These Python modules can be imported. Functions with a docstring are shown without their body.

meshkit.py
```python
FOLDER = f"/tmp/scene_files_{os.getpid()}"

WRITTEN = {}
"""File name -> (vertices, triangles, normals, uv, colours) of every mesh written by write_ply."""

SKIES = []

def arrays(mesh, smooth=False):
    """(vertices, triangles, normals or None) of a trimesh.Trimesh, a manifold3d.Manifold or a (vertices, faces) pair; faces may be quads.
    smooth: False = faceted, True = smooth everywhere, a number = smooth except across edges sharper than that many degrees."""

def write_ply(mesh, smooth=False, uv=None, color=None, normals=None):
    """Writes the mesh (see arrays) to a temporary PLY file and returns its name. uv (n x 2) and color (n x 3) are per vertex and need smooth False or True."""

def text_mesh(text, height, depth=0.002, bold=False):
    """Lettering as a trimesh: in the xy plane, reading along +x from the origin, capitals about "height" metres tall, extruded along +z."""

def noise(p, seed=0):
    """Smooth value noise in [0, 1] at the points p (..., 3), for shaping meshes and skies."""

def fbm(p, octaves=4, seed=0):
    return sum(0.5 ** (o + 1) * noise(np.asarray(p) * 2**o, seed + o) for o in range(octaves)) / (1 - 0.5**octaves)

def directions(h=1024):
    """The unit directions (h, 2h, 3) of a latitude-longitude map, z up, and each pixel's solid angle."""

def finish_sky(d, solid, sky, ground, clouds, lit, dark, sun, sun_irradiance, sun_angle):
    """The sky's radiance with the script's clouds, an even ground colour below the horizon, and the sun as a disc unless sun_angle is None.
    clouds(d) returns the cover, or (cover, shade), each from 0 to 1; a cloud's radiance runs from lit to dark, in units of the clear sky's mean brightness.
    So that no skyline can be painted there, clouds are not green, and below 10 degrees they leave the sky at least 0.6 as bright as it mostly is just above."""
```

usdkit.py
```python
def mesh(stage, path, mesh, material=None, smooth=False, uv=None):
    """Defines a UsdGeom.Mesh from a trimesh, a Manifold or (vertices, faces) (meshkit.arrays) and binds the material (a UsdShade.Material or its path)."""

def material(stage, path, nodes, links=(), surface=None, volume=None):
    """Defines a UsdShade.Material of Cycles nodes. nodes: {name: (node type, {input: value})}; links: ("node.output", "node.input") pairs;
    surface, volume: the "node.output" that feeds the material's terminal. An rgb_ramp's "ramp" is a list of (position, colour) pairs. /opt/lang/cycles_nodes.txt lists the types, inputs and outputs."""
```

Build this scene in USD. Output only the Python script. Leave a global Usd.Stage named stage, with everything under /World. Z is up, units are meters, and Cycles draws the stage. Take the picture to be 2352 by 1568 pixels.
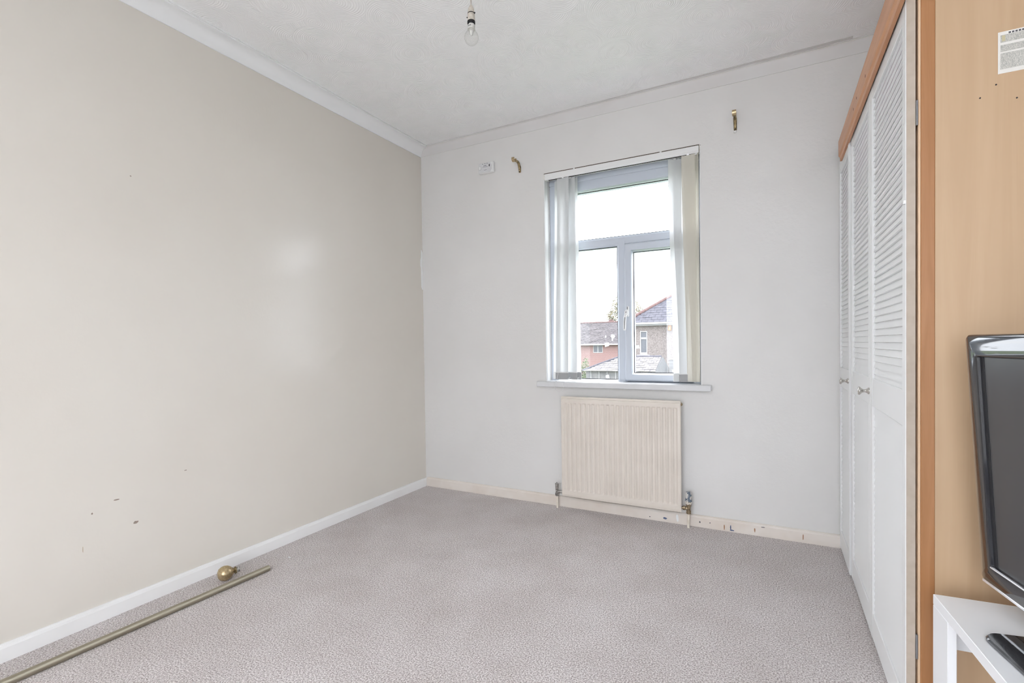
import math, random
import numpy as np, trimesh, manifold3d as m3
from shapely.geometry import Polygon
from pxr import Usd, UsdGeom, UsdLux, UsdShade, Sdf, Gf
import usdkit, meshkit

rng = random.Random(7)
nrg = np.random.default_rng(7)
stage = Usd.Stage.CreateInMemory()
UsdGeom.Xform.Define(stage, '/World')
UsdGeom.Scope.Define(stage, '/World/Looks')

# ------------------------------------------------------------------ camera
YAW, PITCH, ROLL, FPX, CAM = -0.4861, -0.0170, -0.0135, 1133.28, (2.3612, -3.0274, 1.07)
SHIFT_Y = 26.52                                   # principal point, pixels below the middle of a 2352 x 1568 frame
f = np.array([math.sin(YAW) * math.cos(PITCH), math.cos(YAW) * math.cos(PITCH), math.sin(PITCH)])
r0 = np.array([math.cos(YAW), -math.sin(YAW), 0.0]); u0 = np.cross(r0, f)
r = r0 * math.cos(ROLL) + u0 * math.sin(ROLL); u = -r0 * math.sin(ROLL) + u0 * math.cos(ROLL)
cam = UsdGeom.Camera.Define(stage, '/World/camera')
cam.AddTransformOp().Set(Gf.Matrix4d(*r, 0, *u, 0, *(-f), 0, *CAM, 1))
cam.CreateHorizontalApertureAttr(36.0); cam.CreateVerticalApertureAttr(24.0)
cam.CreateFocalLengthAttr(36.0 * FPX / 2352)
cam.CreateVerticalApertureOffsetAttr(SHIFT_Y * 36.0 / 2352)
cam.CreateClippingRangeAttr(Gf.Vec2f(0.02, 2000))
cam.CreateFStopAttr(0.0)
EXPOSURE = 0.42
cam.CreateExposureAttr(EXPOSURE)

# ------------------------------------------------------------------ sky: bright overcast, a little cool, faint streaks of cloud
SKY = 5.0
dome = UsdLux.DomeLight.Define(stage, '/World/sky')
dome.CreateIntensityAttr(1.0)
usdkit.material(stage, '/World/Looks/overcast', {
    'c': ('texture_coordinate', {}),
    'm': ('mapping', {'scale': (1.0, 1.0, 6.0)}),
    'n': ('noise_texture', {'scale': 2.5, 'detail': 4, 'roughness': 0.55}),
    'r': ('rgb_ramp', {'ramp': [(0.35, (0.90, 0.955, 1.045)), (0.65, (0.955, 0.985, 1.03))]}),
    'b': ('background_shader', {'strength': SKY})},
    [('c.generated', 'm.vector'), ('m.vector', 'n.vector'), ('n.fac', 'r.fac'), ('r.color', 'b.color')], surface='b.background')
UsdShade.MaterialBindingAPI.Apply(dome.GetPrim()).Bind(UsdShade.Material.Get(stage, '/World/Looks/overcast'))

# ------------------------------------------------------------------ materials
def lin(r, g, b):
    return tuple(((c / 255) / 12.92 if c / 255 <= 0.04045 else ((c / 255 + 0.055) / 1.055) ** 2.4) for c in (r, g, b))

def plain(name, col, rough=0.5, **kw):
    return usdkit.material(stage, '/World/Looks/' + name, {'p': ('principled_bsdf', {'base_color': col, 'roughness': rough, **kw})}, surface='p.BSDF')

def mottled(name, c1, c2, scale, rough=0.5, bump=0.0, bscale=None, bdist=0.002, stretch=(1, 1, 1), lo=0.35, hi=0.65, detail=3, **kw):
    """Two tones mixed by noise in world space, with an optional fine bump."""
    nodes = {'g': ('geometry', {}), 'm': ('mapping', {'scale': stretch}), 'n': ('noise_texture', {'scale': scale, 'detail': detail, 'roughness': 0.55}),
             'r': ('rgb_ramp', {'ramp': [(lo, c1), (hi, c2)]}), 'p': ('principled_bsdf', {'roughness': rough, **kw})}
    links = [('g.position', 'm.vector'), ('m.vector', 'n.vector'), ('n.fac', 'r.fac'), ('r.color', 'p.base_color')]
    if bump:
        nodes['n2'] = ('noise_texture', {'scale': bscale or scale, 'detail': 2})
        nodes['b'] = ('bump', {'strength': bump, 'distance': bdist})
        links += [('g.position', 'n2.vector'), ('n2.fac', 'b.height'), ('b.normal', 'p.normal')]
    return usdkit.material(stage, '/World/Looks/' + name, nodes, links, surface='p.BSDF')

M = {}
M['cream_wall'] = mottled('cream_wall', (0.685, 0.642, 0.578), (0.70, 0.662, 0.60), 1.2, 0.20, bump=0.07, bscale=60, bdist=0.004)
M['white_wall'] = mottled('white_wall', (0.70, 0.685, 0.665), (0.73, 0.717, 0.70), 1.6, 0.6, bump=0.25, bscale=45, bdist=0.005)
M['coving'] = mottled('coving', (0.83, 0.835, 0.83), (0.85, 0.855, 0.85), 3, 0.38)
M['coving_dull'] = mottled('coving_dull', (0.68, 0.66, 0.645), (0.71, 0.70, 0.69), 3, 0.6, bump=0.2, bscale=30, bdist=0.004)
M['skirting_paint'] = mottled('skirting_paint', (0.80, 0.79, 0.775), (0.83, 0.825, 0.815), 4, 0.3, bump=0.1, bscale=40)
M['skirting_worn'] = mottled('skirting_worn', (0.70, 0.62, 0.545), (0.78, 0.72, 0.66), 5, 0.45, bump=0.15, bscale=50, lo=0.3, hi=0.6)
M['pvc'] = plain('pvc', (0.56, 0.60, 0.665), 0.28)
M['pane_shade_line'] = plain('pane_shade_line', (0.02, 0.02, 0.025), 0.6)
M['sill_paint'] = mottled('sill_paint', (0.64, 0.64, 0.645), (0.68, 0.68, 0.685), 8, 0.4)
M['white_plastic'] = plain('white_plastic', (0.80, 0.80, 0.79), 0.35)
M['off_white_plastic'] = mottled('off_white_plastic', (0.66, 0.62, 0.55), (0.76, 0.73, 0.67), 60, 0.45)
M['grey_plastic'] = plain('grey_plastic', (0.36, 0.36, 0.36), 0.5)
M['clip_clear'] = plain('clip_clear', (0.85, 0.85, 0.85), 0.2)
M['dark'] = plain('dark', (0.012, 0.012, 0.014), 0.6)
M['print_grey'] = plain('print_grey', (0.10, 0.10, 0.11), 0.6)
M['radiator'] = mottled('radiator', (0.70, 0.635, 0.565), (0.74, 0.675, 0.605), 6, 0.35)
M['pipe_paint'] = mottled('pipe_paint', (0.68, 0.60, 0.50), (0.78, 0.72, 0.63), 40, 0.45)
M['brass_dark'] = mottled('brass_dark', (0.16, 0.12, 0.075), (0.42, 0.33, 0.22), 90, 0.38, metallic=0.85)
M['chrome_dull'] = mottled('chrome_dull', (0.20, 0.19, 0.18), (0.55, 0.53, 0.50), 110, 0.32, metallic=0.9)
M['brass_antique'] = mottled('brass_antique', (0.14, 0.10, 0.05), (0.46, 0.36, 0.20), 60, 0.36, metallic=0.9)
usdkit.material(stage, '/World/Looks/brass_rod', {'t': ('tangent', {'direction_type': 'radial', 'axis': 'y'}),
    'p': ('principled_bsdf', {'base_color': (0.46, 0.425, 0.335), 'roughness': 0.45, 'metallic': 1.0, 'anisotropic': 0.9, 'anisotropic_rotation': 0.25})}, [('t.tangent', 'p.tangent')], surface='p.BSDF')
M['brass_rod'] = UsdShade.Material.Get(stage, '/World/Looks/brass_rod')
M['brass_knob'] = mottled('brass_knob', (0.40, 0.30, 0.17), (0.56, 0.45, 0.28), 120, 0.28, metallic=0.9)
M['chrome'] = plain('chrome', (0.62, 0.60, 0.57), 0.16, metallic=1.0)
M['steel'] = plain('steel', (0.25, 0.25, 0.26), 0.4, metallic=0.8)
M['trv'] = mottled('trv', (0.11, 0.14, 0.18), (0.62, 0.60, 0.56), 55, 0.4, lo=0.47, hi=0.53)
M['trv_collar'] = mottled('trv_collar', (0.30, 0.26, 0.2), (0.75, 0.70, 0.62), 120, 0.45, lo=0.42, hi=0.52)
M['wardrobe_white'] = plain('wardrobe_white', (0.80, 0.805, 0.80), 0.34)
M['door_edge'] = mottled('door_edge', (0.42, 0.35, 0.28), (0.47, 0.40, 0.33), 30, 0.6)
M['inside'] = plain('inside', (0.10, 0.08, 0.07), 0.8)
M['table_white'] = plain('table_white', (0.80, 0.81, 0.82), 0.3)
M['tv_gloss'] = plain('tv_gloss', (0.012, 0.012, 0.014), 0.06, coat_weight=0.6, coat_roughness=0.02)
M['tv_screen'] = plain('tv_screen', (0.04, 0.04, 0.042), 0.24)
M['tv_matt'] = plain('tv_matt', (0.02, 0.02, 0.022), 0.45)
M['tv_silver_glint'] = plain('tv_silver_glint', (0.8, 0.82, 0.85), 0.2, metallic=0.6)
M['paper'] = mottled('paper', (0.70, 0.68, 0.63), (0.78, 0.76, 0.72), 20, 0.7)
M['paper_grey'] = mottled('paper_grey', (0.36, 0.36, 0.33), (0.60, 0.58, 0.53), 900, 0.7, stretch=(1, 1, 0.35))
M['paper_yellow'] = plain('paper_yellow', (0.52, 0.47, 0.30), 0.7)
M['flex'] = plain('flex', (0.55, 0.50, 0.46), 0.5)
M['bakelite'] = mottled('bakelite', (0.52, 0.47, 0.40), (0.64, 0.59, 0.52), 80, 0.5)
M['bulb_base'] = mottled('bulb_base', (0.58, 0.57, 0.53), (0.70, 0.69, 0.66), 80, 0.35)
M['bulb_inner'] = plain('bulb_inner', (0.62, 0.62, 0.59), 0.3)
M['scuff_brown'] = plain('scuff_brown', (0.30, 0.24, 0.20), 0.7)
M['scuff_rust'] = plain('scuff_rust', (0.36, 0.19, 0.10), 0.7)
M['scuff_blue'] = plain('scuff_blue', (0.10, 0.13, 0.22), 0.7)
M['joint_grey'] = plain('joint_grey', (0.68, 0.665, 0.65), 0.8)
M['shadow_grime'] = plain('shadow_grime', (0.13, 0.105, 0.08), 0.8)
M['stain_tan'] = plain('stain_tan', (0.52, 0.44, 0.34), 0.6)
M['filler'] = plain('filler', (0.83, 0.84, 0.83), 0.6)

def fabric(name, col):
    return usdkit.material(stage, '/World/Looks/' + name, {
        'd': ('principled_bsdf', {'base_color': col, 'roughness': 0.7}), 't': ('translucent_bsdf', {'color': tuple(0.9 * c for c in col)}),
        'x': ('mix_closure', {'fac': 0.32})}, [('d.BSDF', 'x.closure1'), ('t.BSDF', 'x.closure2')], surface='x.closure')
M['vane_white'] = fabric('vane_white', (0.70, 0.71, 0.71))
M['vane_cream'] = M['white_scrap'] = fabric('tape_white', (0.88, 0.88, 0.88))
M['vane_cream'] = fabric('vane_cream', (0.72, 0.69, 0.61))

usdkit.material(stage, '/World/Looks/pane', {
    'f': ('layer_weight', {'blend': 0.5}), 'q': ('math', {'math_type': 'power', 'value2': 4.0}), 'k': ('math', {'math_type': 'multiply_add', 'value2': 0.75, 'value3': 0.045, 'use_clamp': True}),
    't': ('transparent_bsdf', {'color': (0.955, 0.955, 0.955)}), 'g': ('glossy_bsdf', {'color': (0.95, 0.95, 0.95), 'roughness': 0.0}), 'x': ('mix_closure', {})},
    [('f.facing', 'q.value1'), ('q.value', 'k.value1'), ('k.value', 'x.fac'), ('t.BSDF', 'x.closure1'), ('g.BSDF', 'x.closure2')], surface='x.closure')
M['pane'] = UsdShade.Material.Get(stage, '/World/Looks/pane')
usdkit.material(stage, '/World/Looks/bulb_glass', {
    'f': ('layer_weight', {'blend': 0.5}), 'q': ('math', {'math_type': 'power', 'value2': 5.0}), 'k': ('math', {'math_type': 'multiply_add', 'value2': 0.35, 'value3': 0.03, 'use_clamp': True}),
    'e': ('math', {'math_type': 'power', 'value2': 3.0}), 'r': ('rgb_ramp', {'ramp': [(0.0, (0.98, 0.98, 0.975)), (0.6, (0.90, 0.90, 0.89)), (1.0, (0.45, 0.45, 0.44))]}), 't': ('transparent_bsdf', {}), 'g': ('glossy_bsdf', {'color': (0.95, 0.95, 0.95), 'roughness': 0.02}), 'x': ('mix_closure', {})},
    [('f.facing', 'q.value1'), ('f.facing', 'e.value1'), ('e.value', 'r.fac'), ('r.color', 't.color'), ('q.value', 'k.value1'), ('k.value', 'x.fac'), ('t.BSDF', 'x.closure1'), ('g.BSDF', 'x.closure2')], surface='x.closure')
M['bulb_glass'] = UsdShade.Material.Get(stage, '/World/Looks/bulb_glass')

def wood(name, c1, c2, axis, scale=6.0, rough=0.4, knots=False):
    st = {'x': (0.12, 2.2, 2.2), 'y': (2.2, 0.12, 2.2), 'z': (2.2, 2.2, 0.12)}[axis]
    nodes = {'g': ('geometry', {}), 'm': ('mapping', {'scale': st}), 'n': ('noise_texture', {'scale': scale, 'detail': 5, 'roughness': 0.6, 'distortion': 0.6}),
             'r': ('rgb_ramp', {'ramp': [(0.3, c1), (0.7, c2)]}), 'p': ('principled_bsdf', {'roughness': rough})}
    links = [('g.position', 'm.vector'), ('m.vector', 'n.vector'), ('n.fac', 'r.fac'), ('r.color', 'p.base_color')]
    return usdkit.material(stage, '/World/Looks/' + name, nodes, links, surface='p.BSDF')
M['pine'] = wood('pine', (0.46, 0.20, 0.085), (0.62, 0.31, 0.15), 'y', 14, 0.35)
M['pine_post'] = wood('pine_post', (0.33, 0.145, 0.05), (0.41, 0.195, 0.08), 'z', 22, 0.45)
M['pine_lit'] = wood('pine_lit', (0.66, 0.45, 0.29), (0.74, 0.53, 0.36), 'z', 22, 0.4)
M['veneer'] = wood('veneer', (0.485, 0.328, 0.195), (0.54, 0.378, 0.235), 'z', 9, 0.42)
M['knot'] = plain('knot', (0.16, 0.075, 0.04), 0.5)

# carpet: short twisted pile, speckled; slightly worn patches
usdkit.material(stage, '/World/Looks/carpet', {
    'g': ('geometry', {}),
    'n1': ('noise_texture', {'scale': 190, 'detail': 3, 'roughness': 0.7}), 'r1': ('rgb_ramp', {'ramp': [(0.38, (0.34, 0.295, 0.285)), (0.5, (0.655, 0.60, 0.585)), (0.62, (0.92, 0.875, 0.865))]}),
    'n2': ('noise_texture', {'scale': 3.2, 'detail': 5, 'roughness': 0.6}), 'r2': ('rgb_ramp', {'ramp': [(0.3, (0.86, 0.84, 0.825)), (0.7, (1.0, 1.0, 1.0))]}),
    'm': ('mix', {'mix_type': 'multiply', 'fac': 1.0}),
    'n3': ('noise_texture', {'scale': 240, 'detail': 2}), 'b': ('bump', {'strength': 0.8, 'distance': 0.006}),
    'p': ('principled_bsdf', {'roughness': 0.95, 'specular_ior_level': 0.1, 'sheen_weight': 0.15, 'sheen_roughness': 0.5})},
    [('g.position', 'n1.vector'), ('g.position', 'n2.vector'), ('g.position', 'n3.vector'), ('n1.fac', 'r1.fac'), ('n2.fac', 'r2.fac'),
     ('r1.color', 'm.color1'), ('r2.color', 'm.color2'), ('m.color', 'p.base_color'), ('n3.fac', 'b.height'), ('b.normal', 'p.normal')], surface='p.BSDF')
M['carpet'] = UsdShade.Material.Get(stage, '/World/Looks/carpet')

# ceiling: combed plaster swirls - overlapping discs of concentric grooves, in four layers
def swirl_ceiling():
    nodes = {'g': ('geometry', {}), 'w': ('noise_texture', {'scale': 3.0, 'detail': 1}), 'ws': ('vector_math', {'math_type': 'scale', 'scale': 0.10}),
             'wa': ('vector_math', {'math_type': 'add'}), 'p': ('principled_bsdf', {'base_color': (0.92, 0.92, 0.92), 'roughness': 0.32})}
    links = [('g.position', 'ws.vector1'), ('w.color', 'ws.vector1'), ('g.position', 'w.vector'), ('g.position', 'wa.vector1'), ('ws.vector', 'wa.vector2')]
    links.pop(0)
    prev = None
    for k, (ox, oy) in enumerate([(0, 0), (0.23, 0.11), (0.1, 0.27), (0.31, 0.36), (0.05, 0.43)]):
        a = f'l{k}'
        nodes[a + 'm'] = ('mapping', {'location': (ox, oy, 0.0), 'rotation': (0, 0, 0.4 * k), 'scale': (1, 1, 0.0)})
        nodes[a + 'v'] = ('voronoi_texture', {'dimensions': '2D', 'scale': 3.5, 'randomness': 0.7})
        nodes[a + 's'] = ('math', {'math_type': 'multiply', 'value2': 2 * math.pi * 31.0})
        nodes[a + 'c'] = ('math', {'math_type': 'sine'})
        nodes[a + 'd'] = ('math', {'math_type': 'multiply_add', 'value2': -2.2, 'value3': 1.5})     # each sweep of the comb stands a little proud at its rim
        nodes[a + 'h'] = ('math', {'math_type': 'add'})
        links += [('wa.vector', a + 'm.vector'), (a + 'm.vector', a + 'v.vector'), (a + 'v.distance', a + 's.value1'), (a + 's.value', a + 'c.value1'),
                  (a + 'v.distance', a + 'd.value1'), (a + 'c.value', a + 'h.value1')]
        nodes[a + 'd'] = ('math', {'math_type': 'multiply', 'value2': 3.0})
        links += [(a + 'd.value', a + 'h.value2')]
        if prev is None:
            prev = a + 'h.value'
        else:
            nodes[a + 'k'] = ('math', {'math_type': 'less_than', 'value2': 0.47 - 0.01 * k})
            nodes[a + 'x'] = ('mix_float', {})
            links += [(a + 'v.distance', a + 'k.value1'), (a + 'k.value', a + 'x.fac'), (prev, a + 'x.a'), (a + 'h.value', a + 'x.b')]
            prev = a + 'x.result'
    nodes['pn'] = ('noise_texture', {'scale': 5.0, 'detail': 2}); nodes['pr'] = ('map_range', {'from_min': 0.35, 'from_max': 0.65, 'to_min': 0.25, 'to_max': 1.15, 'clamp': True}); nodes['pm'] = ('math', {'math_type': 'multiply'})
    links += [('g.position', 'pn.vector'), ('pn.fac', 'pr.value'), (prev, 'pm.value1'), ('pr.result', 'pm.value2')]; prev = 'pm.value'
    nodes['b'] = ('bump', {'strength': 0.24, 'distance': 0.003})
    links += [(prev, 'b.height'), ('b.normal', 'p.normal')]
    return usdkit.material(stage, '/World/Looks/swirl_ceiling', nodes, links, surface='p.BSDF')
M['swirl_ceiling'] = swirl_ceiling()

# outside
M['pebbledash'] = mottled('pebbledash', (0.115, 0.100, 0.096), (0.205, 0.182, 0.175), 22, 0.9, bump=0.5, bscale=22, bdist=0.03, specular_ior_level=0.15)
M['render_pale'] = mottled('render_pale', (0.11, 0.113, 0.12), (0.14, 0.14, 0.145), 5, 0.9)
def coursed(name, c1, c2, mortar, bw, rh, rot=(0, 0, 0), msize=0.03):
    return usdkit.material(stage, '/World/Looks/' + name, {
        'g': ('geometry', {}), 'm': ('mapping', {'rotation': rot}), 'b': ('brick_texture', {'color1': c1, 'color2': c2, 'mortar': mortar, 'scale': 1.0, 'brick_width': bw, 'row_height': rh, 'mortar_size': msize}),
        'p': ('principled_bsdf', {'roughness': 0.8})}, [('g.position', 'm.vector'), ('m.vector', 'b.vector'), ('b.color', 'p.base_color')], surface='p.BSDF')
M['slate'] = mottled('slate', (0.058, 0.058, 0.070), (0.082, 0.080, 0.094), 3.5, 0.7, specular_ior_level=0.15)
M['slate_pale'] = mottled('slate_pale', (0.115, 0.11, 0.115), (0.165, 0.155, 0.15), 5, 0.7, specular_ior_level=0.15)
M['tile_brown'] = mottled('tile_brown', (0.060, 0.055, 0.058), (0.095, 0.085, 0.087), 2.5, 0.8, specular_ior_level=0.15)
M['ridge_red'] = mottled('ridge_red', (0.08, 0.042, 0.04), (0.11, 0.065, 0.06), 8, 0.8)
M['brick_red'] = coursed('brick_red', (0.165, 0.072, 0.066), (0.20, 0.088, 0.08), (0.20, 0.14, 0.135), 0.30, 0.10, (math.pi / 2, 0, 0))
M['upvc_far'] = plain('upvc_far', (0.26, 0.26, 0.265), 0.5)
M['far_glass'] = plain('far_glass', (0.06, 0.065, 0.075), 0.15)
M['alarm_orange'] = plain('alarm_orange', (0.25, 0.10, 0.025), 0.5)
M['alarm_pale'] = plain('alarm_pale', (0.33, 0.22, 0.11), 0.5)
M['leaf'] = mottled('leaf', (0.09, 0.10, 0.055), (0.22, 0.19, 0.115), 1.3, 0.7)
M['hedge'] = mottled('hedge', (0.075, 0.10, 0.05), (0.14, 0.165, 0.095), 2.0, 0.7)
M['bark'] = plain('bark', (0.06, 0.045, 0.035), 0.9)
M['grass'] = mottled('grass', (0.06, 0.09, 0.035), (0.10, 0.13, 0.06), 0.8, 0.9)
M['bounce_paving'] = mottled('bounce_paving', (0.50, 0.49, 0.475), (0.56, 0.55, 0.535), 0.9, 0.9)
M['fence_grey'] = mottled('fence_grey', (0.10, 0.10, 0.105), (0.15, 0.147, 0.147), 4, 0.9)

# ------------------------------------------------------------------ helpers
used = {}
def numbered(path):
    n = used.get(path, -1) + 1; used[path] = n
    return path if n == 0 else f'{path}_{n:03d}'

def pathof(parent):
    return '/World' if parent is None else str(parent.GetPath())

def tag(p, label=None, cat=None, group=None, kind=None):
    for k, v in (('label', label), ('category', cat), ('group', group), ('kind', kind)):
        if v: p.SetCustomDataByKey(k, v)
    return p

def thing(name, label, cat, loc=(0, 0, 0), group=None):
    x = UsdGeom.Xform.Define(stage, numbered('/World/' + name)); x.AddTranslateOp().Set(Gf.Vec3d(*map(float, loc)))
    p = tag(x.GetPrim(), label, cat, group)
    ORIGIN[str(p.GetPath())] = np.array(loc, float)
    return p
ORIGIN = {}

def obj(name, mesh, mat, parent=None, label=None, cat=None, smooth=False, kind=None, group=None):
    """One mesh of the scene, given in world coordinates; moved into its thing's frame."""
    path = numbered(pathof(parent) + '/' + name)
    v, fc, n = meshkit.arrays(mesh, smooth)
    o = ORIGIN.get('/'.join(path.split('/')[:3]), np.zeros(3))
    m = UsdGeom.Mesh.Define(stage, path)
    from pxr import Vt
    m.CreatePointsAttr(Vt.Vec3fArray.FromNumpy((v - o).astype(np.float32)))
    m.CreateFaceVertexCountsAttr(Vt.IntArray.FromNumpy(np.full(len(fc), 3, np.int32)))
    m.CreateFaceVertexIndicesAttr(Vt.IntArray.FromNumpy(fc.astype(np.int32).ravel()))
    m.CreateSubdivisionSchemeAttr('none')
    if n is not None:
        m.CreateNormalsAttr(Vt.Vec3fArray.FromNumpy(n.astype(np.float32))); m.SetNormalsInterpolation('vertex')
    UsdShade.MaterialBindingAPI.Apply(m.GetPrim()).Bind(M[mat] if isinstance(mat, str) else mat)
    return tag(m.GetPrim(), label, cat, group, kind)

def struct(name, mesh, mat, parent=None, smooth=False, label=None):
    return obj(name, mesh, mat, parent, label=label, smooth=smooth, kind='structure' if parent is None else None)

def box(x0, x1, y0, y1, z0, z1):
    b = trimesh.creation.box((x1 - x0, y1 - y0, z1 - z0)); b.apply_translation(((x0 + x1) / 2, (y0 + y1) / 2, (z0 + z1) / 2)); return b

def cbox(x0, x1, y0, y1, z0, z1, c=0.002):
    """A box with chamfered edges."""
    pts = []
    for sx, X in ((1, x0), (-1, x1)):
        for sy, Y in ((1, y0), (-1, y1)):
            for sz, Z in ((1, z0), (-1, z1)):
                pts += [(X, Y + sy * c, Z + sz * c), (X + sx * c, Y, Z + sz * c), (X + sx * c, Y + sy * c, Z)]
    return trimesh.convex.convex_hull(np.array(pts))

def lathe(prof, n=32, axis=(0, 0, 1), at=(0, 0, 0)):
    """Turned shape: prof is [(radius, height)] along axis from at."""
    p = np.array([(max(a, 1e-5), b) for a, b in prof], float)
    m = trimesh.creation.revolve(p, sections=n)
    m.apply_transform(trimesh.geometry.align_vectors((0, 0, 1), np.array(axis, float) / np.linalg.norm(axis)))
    m.apply_translation(at)
    if m.volume < 0: m.invert()
    return m

def tube(pts, rad, sides=10):
    p = np.asarray(pts, float); n = len(p)
    rad = np.broadcast_to(rad, (n,))
    t = np.gradient(p, axis=0); t /= np.linalg.norm(t, axis=1, keepdims=True) + 1e-12
    ref = np.array([0, 0, 1.0]) if abs(t[:, 2]).mean() < 0.8 else np.array([1.0, 0, 0])
    a = np.cross(t, ref); a /= np.linalg.norm(a, axis=1, keepdims=True) + 1e-12
    b = np.cross(t, a); ang = np.arange(sides) * 2 * np.pi / sides
    v = (p[:, None] + rad[:, None, None] * (np.cos(ang)[None, :, None] * a[:, None] + np.sin(ang)[None, :, None] * b[:, None])).reshape(-1, 3)
    fs = []
    for i in range(n - 1):
        for j in range(sides):
            q = [i * sides + j, i * sides + (j + 1) % sides, (i + 1) * sides + (j + 1) % sides, (i + 1) * sides + j]
            fs += [[q[0], q[2], q[1]], [q[0], q[3], q[2]]]
    v = np.vstack([v, p[:1], p[-1:]]); c0, c1 = n * sides, n * sides + 1
    for j in range(sides):
        fs += [[c0, j, (j + 1) % sides], [c1, (n - 1) * sides + (j + 1) % sides, (n - 1) * sides + j]]
    m = trimesh.Trimesh(v, fs, process=False)
    if m.volume < 0: m.invert()
    return m

def prism(poly, d0, d1, plane='xz'):
    """A polygon extruded: plane 'xz' runs along y from d0 to d1, 'yz' along x, 'xy' along z."""
    g = poly if isinstance(poly, Polygon) else Polygon(poly)
    m = trimesh.creation.extrude_polygon(g, d1 - d0, engine='earcut')
    v = m.vertices.copy(); a, b, h = v[:, 0], v[:, 1], v[:, 2] + d0
    m.vertices = np.stack({'xz': (a, h, b), 'yz': (h, a, b), 'xy': (a, b, h)}[plane], 1)
    if m.volume < 0: m.invert()
    return m

def join(*ms): return trimesh.util.concatenate(list(ms))

def tmesh(man):
    q = man.to_mesh(); return trimesh.Trimesh(q.vert_properties[:, :3], q.tri_verts, process=False)

def mani(m): return m3.Manifold(m3.Mesh(np.array(m.vertices, np.float32), np.array(m.faces, np.uint32)))

def hull(pts): return trimesh.convex.convex_hull(np.array(pts, float))

def frame_ring(x0, x1, z0, z1, w, y0, y1, ch=0.012, oc=0.003):
    """A window frame of bar width w = (left, right, bottom, top) from room side y0 to outside y1; its inner edges slope in by ch."""
    l, rr, b, t = w
    outer = cbox(x0, x1, y0, y1, z0, z1, oc)
    ix0, ix1, iz0, iz1 = x0 + l, x1 - rr, z0 + b, z1 - t
    hole = hull([(x, y, z) for y, g in ((y0 - 0.001, ch), (y0 + ch, 0), (y1 + 0.001, 0)) for x in (ix0 - g, ix1 + g) for z in (iz0 - g, iz1 + g)])
    return tmesh(mani(outer) - mani(hole))

def shade_line_ring(x0, x1, z0, z1, y, w=0.004):
    o = mani(box(x0, x1, y, y + 0.006, z0, z1)) - mani(box(x0 + w, x1 - w, y - 0.01, y + 0.02, z0 + w, z1 - w))
    return tmesh(o)

# ------------------------------------------------------------------ the room
XR, YF, ZC = 3.27, -4.35, 2.575                   # right wall, wall behind the camera, ceiling
WX0, WX1, WZ0, WZ1 = 1.016, 2.000, 0.79, 2.20     # window opening in the back wall
struct('floor', box(-0.1, XR + 0.1, YF - 0.1, 0.1, -0.10, 0.0), 'carpet')
struct('ceiling', box(-0.1, XR + 0.1, YF - 0.1, 0.35, ZC, ZC + 0.1), 'swirl_ceiling')
WL = struct('wall_left', box(-0.1, 0.0, YF - 0.1, 0.35, -0.1, ZC), 'cream_wall')
struct('wall_right', box(XR, XR + 0.1, YF - 0.1, 0.35, -0.1, ZC), 'white_wall')
wb = mani(box(0.0, XR, 0.0, 0.30, -0.1, ZC)) - mani(box(WX0, WX1, -0.1, 0.4, WZ0, WZ1))
WB = struct('wall_back', tmesh(wb), 'white_wall')
FX0, FX1, FZ0, FZ1 = 0.90, 3.15, 0.12, 2.40       # added window behind the camera, unseen, fills the room with light
wf = mani(box(0.0, XR, YF - 0.1, YF, -0.1, ZC)) - mani(box(FX0, FX1, YF - 0.2, YF + 0.1, FZ0, FZ1))
struct('wall_front', tmesh(wf), 'white_wall')

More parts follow.
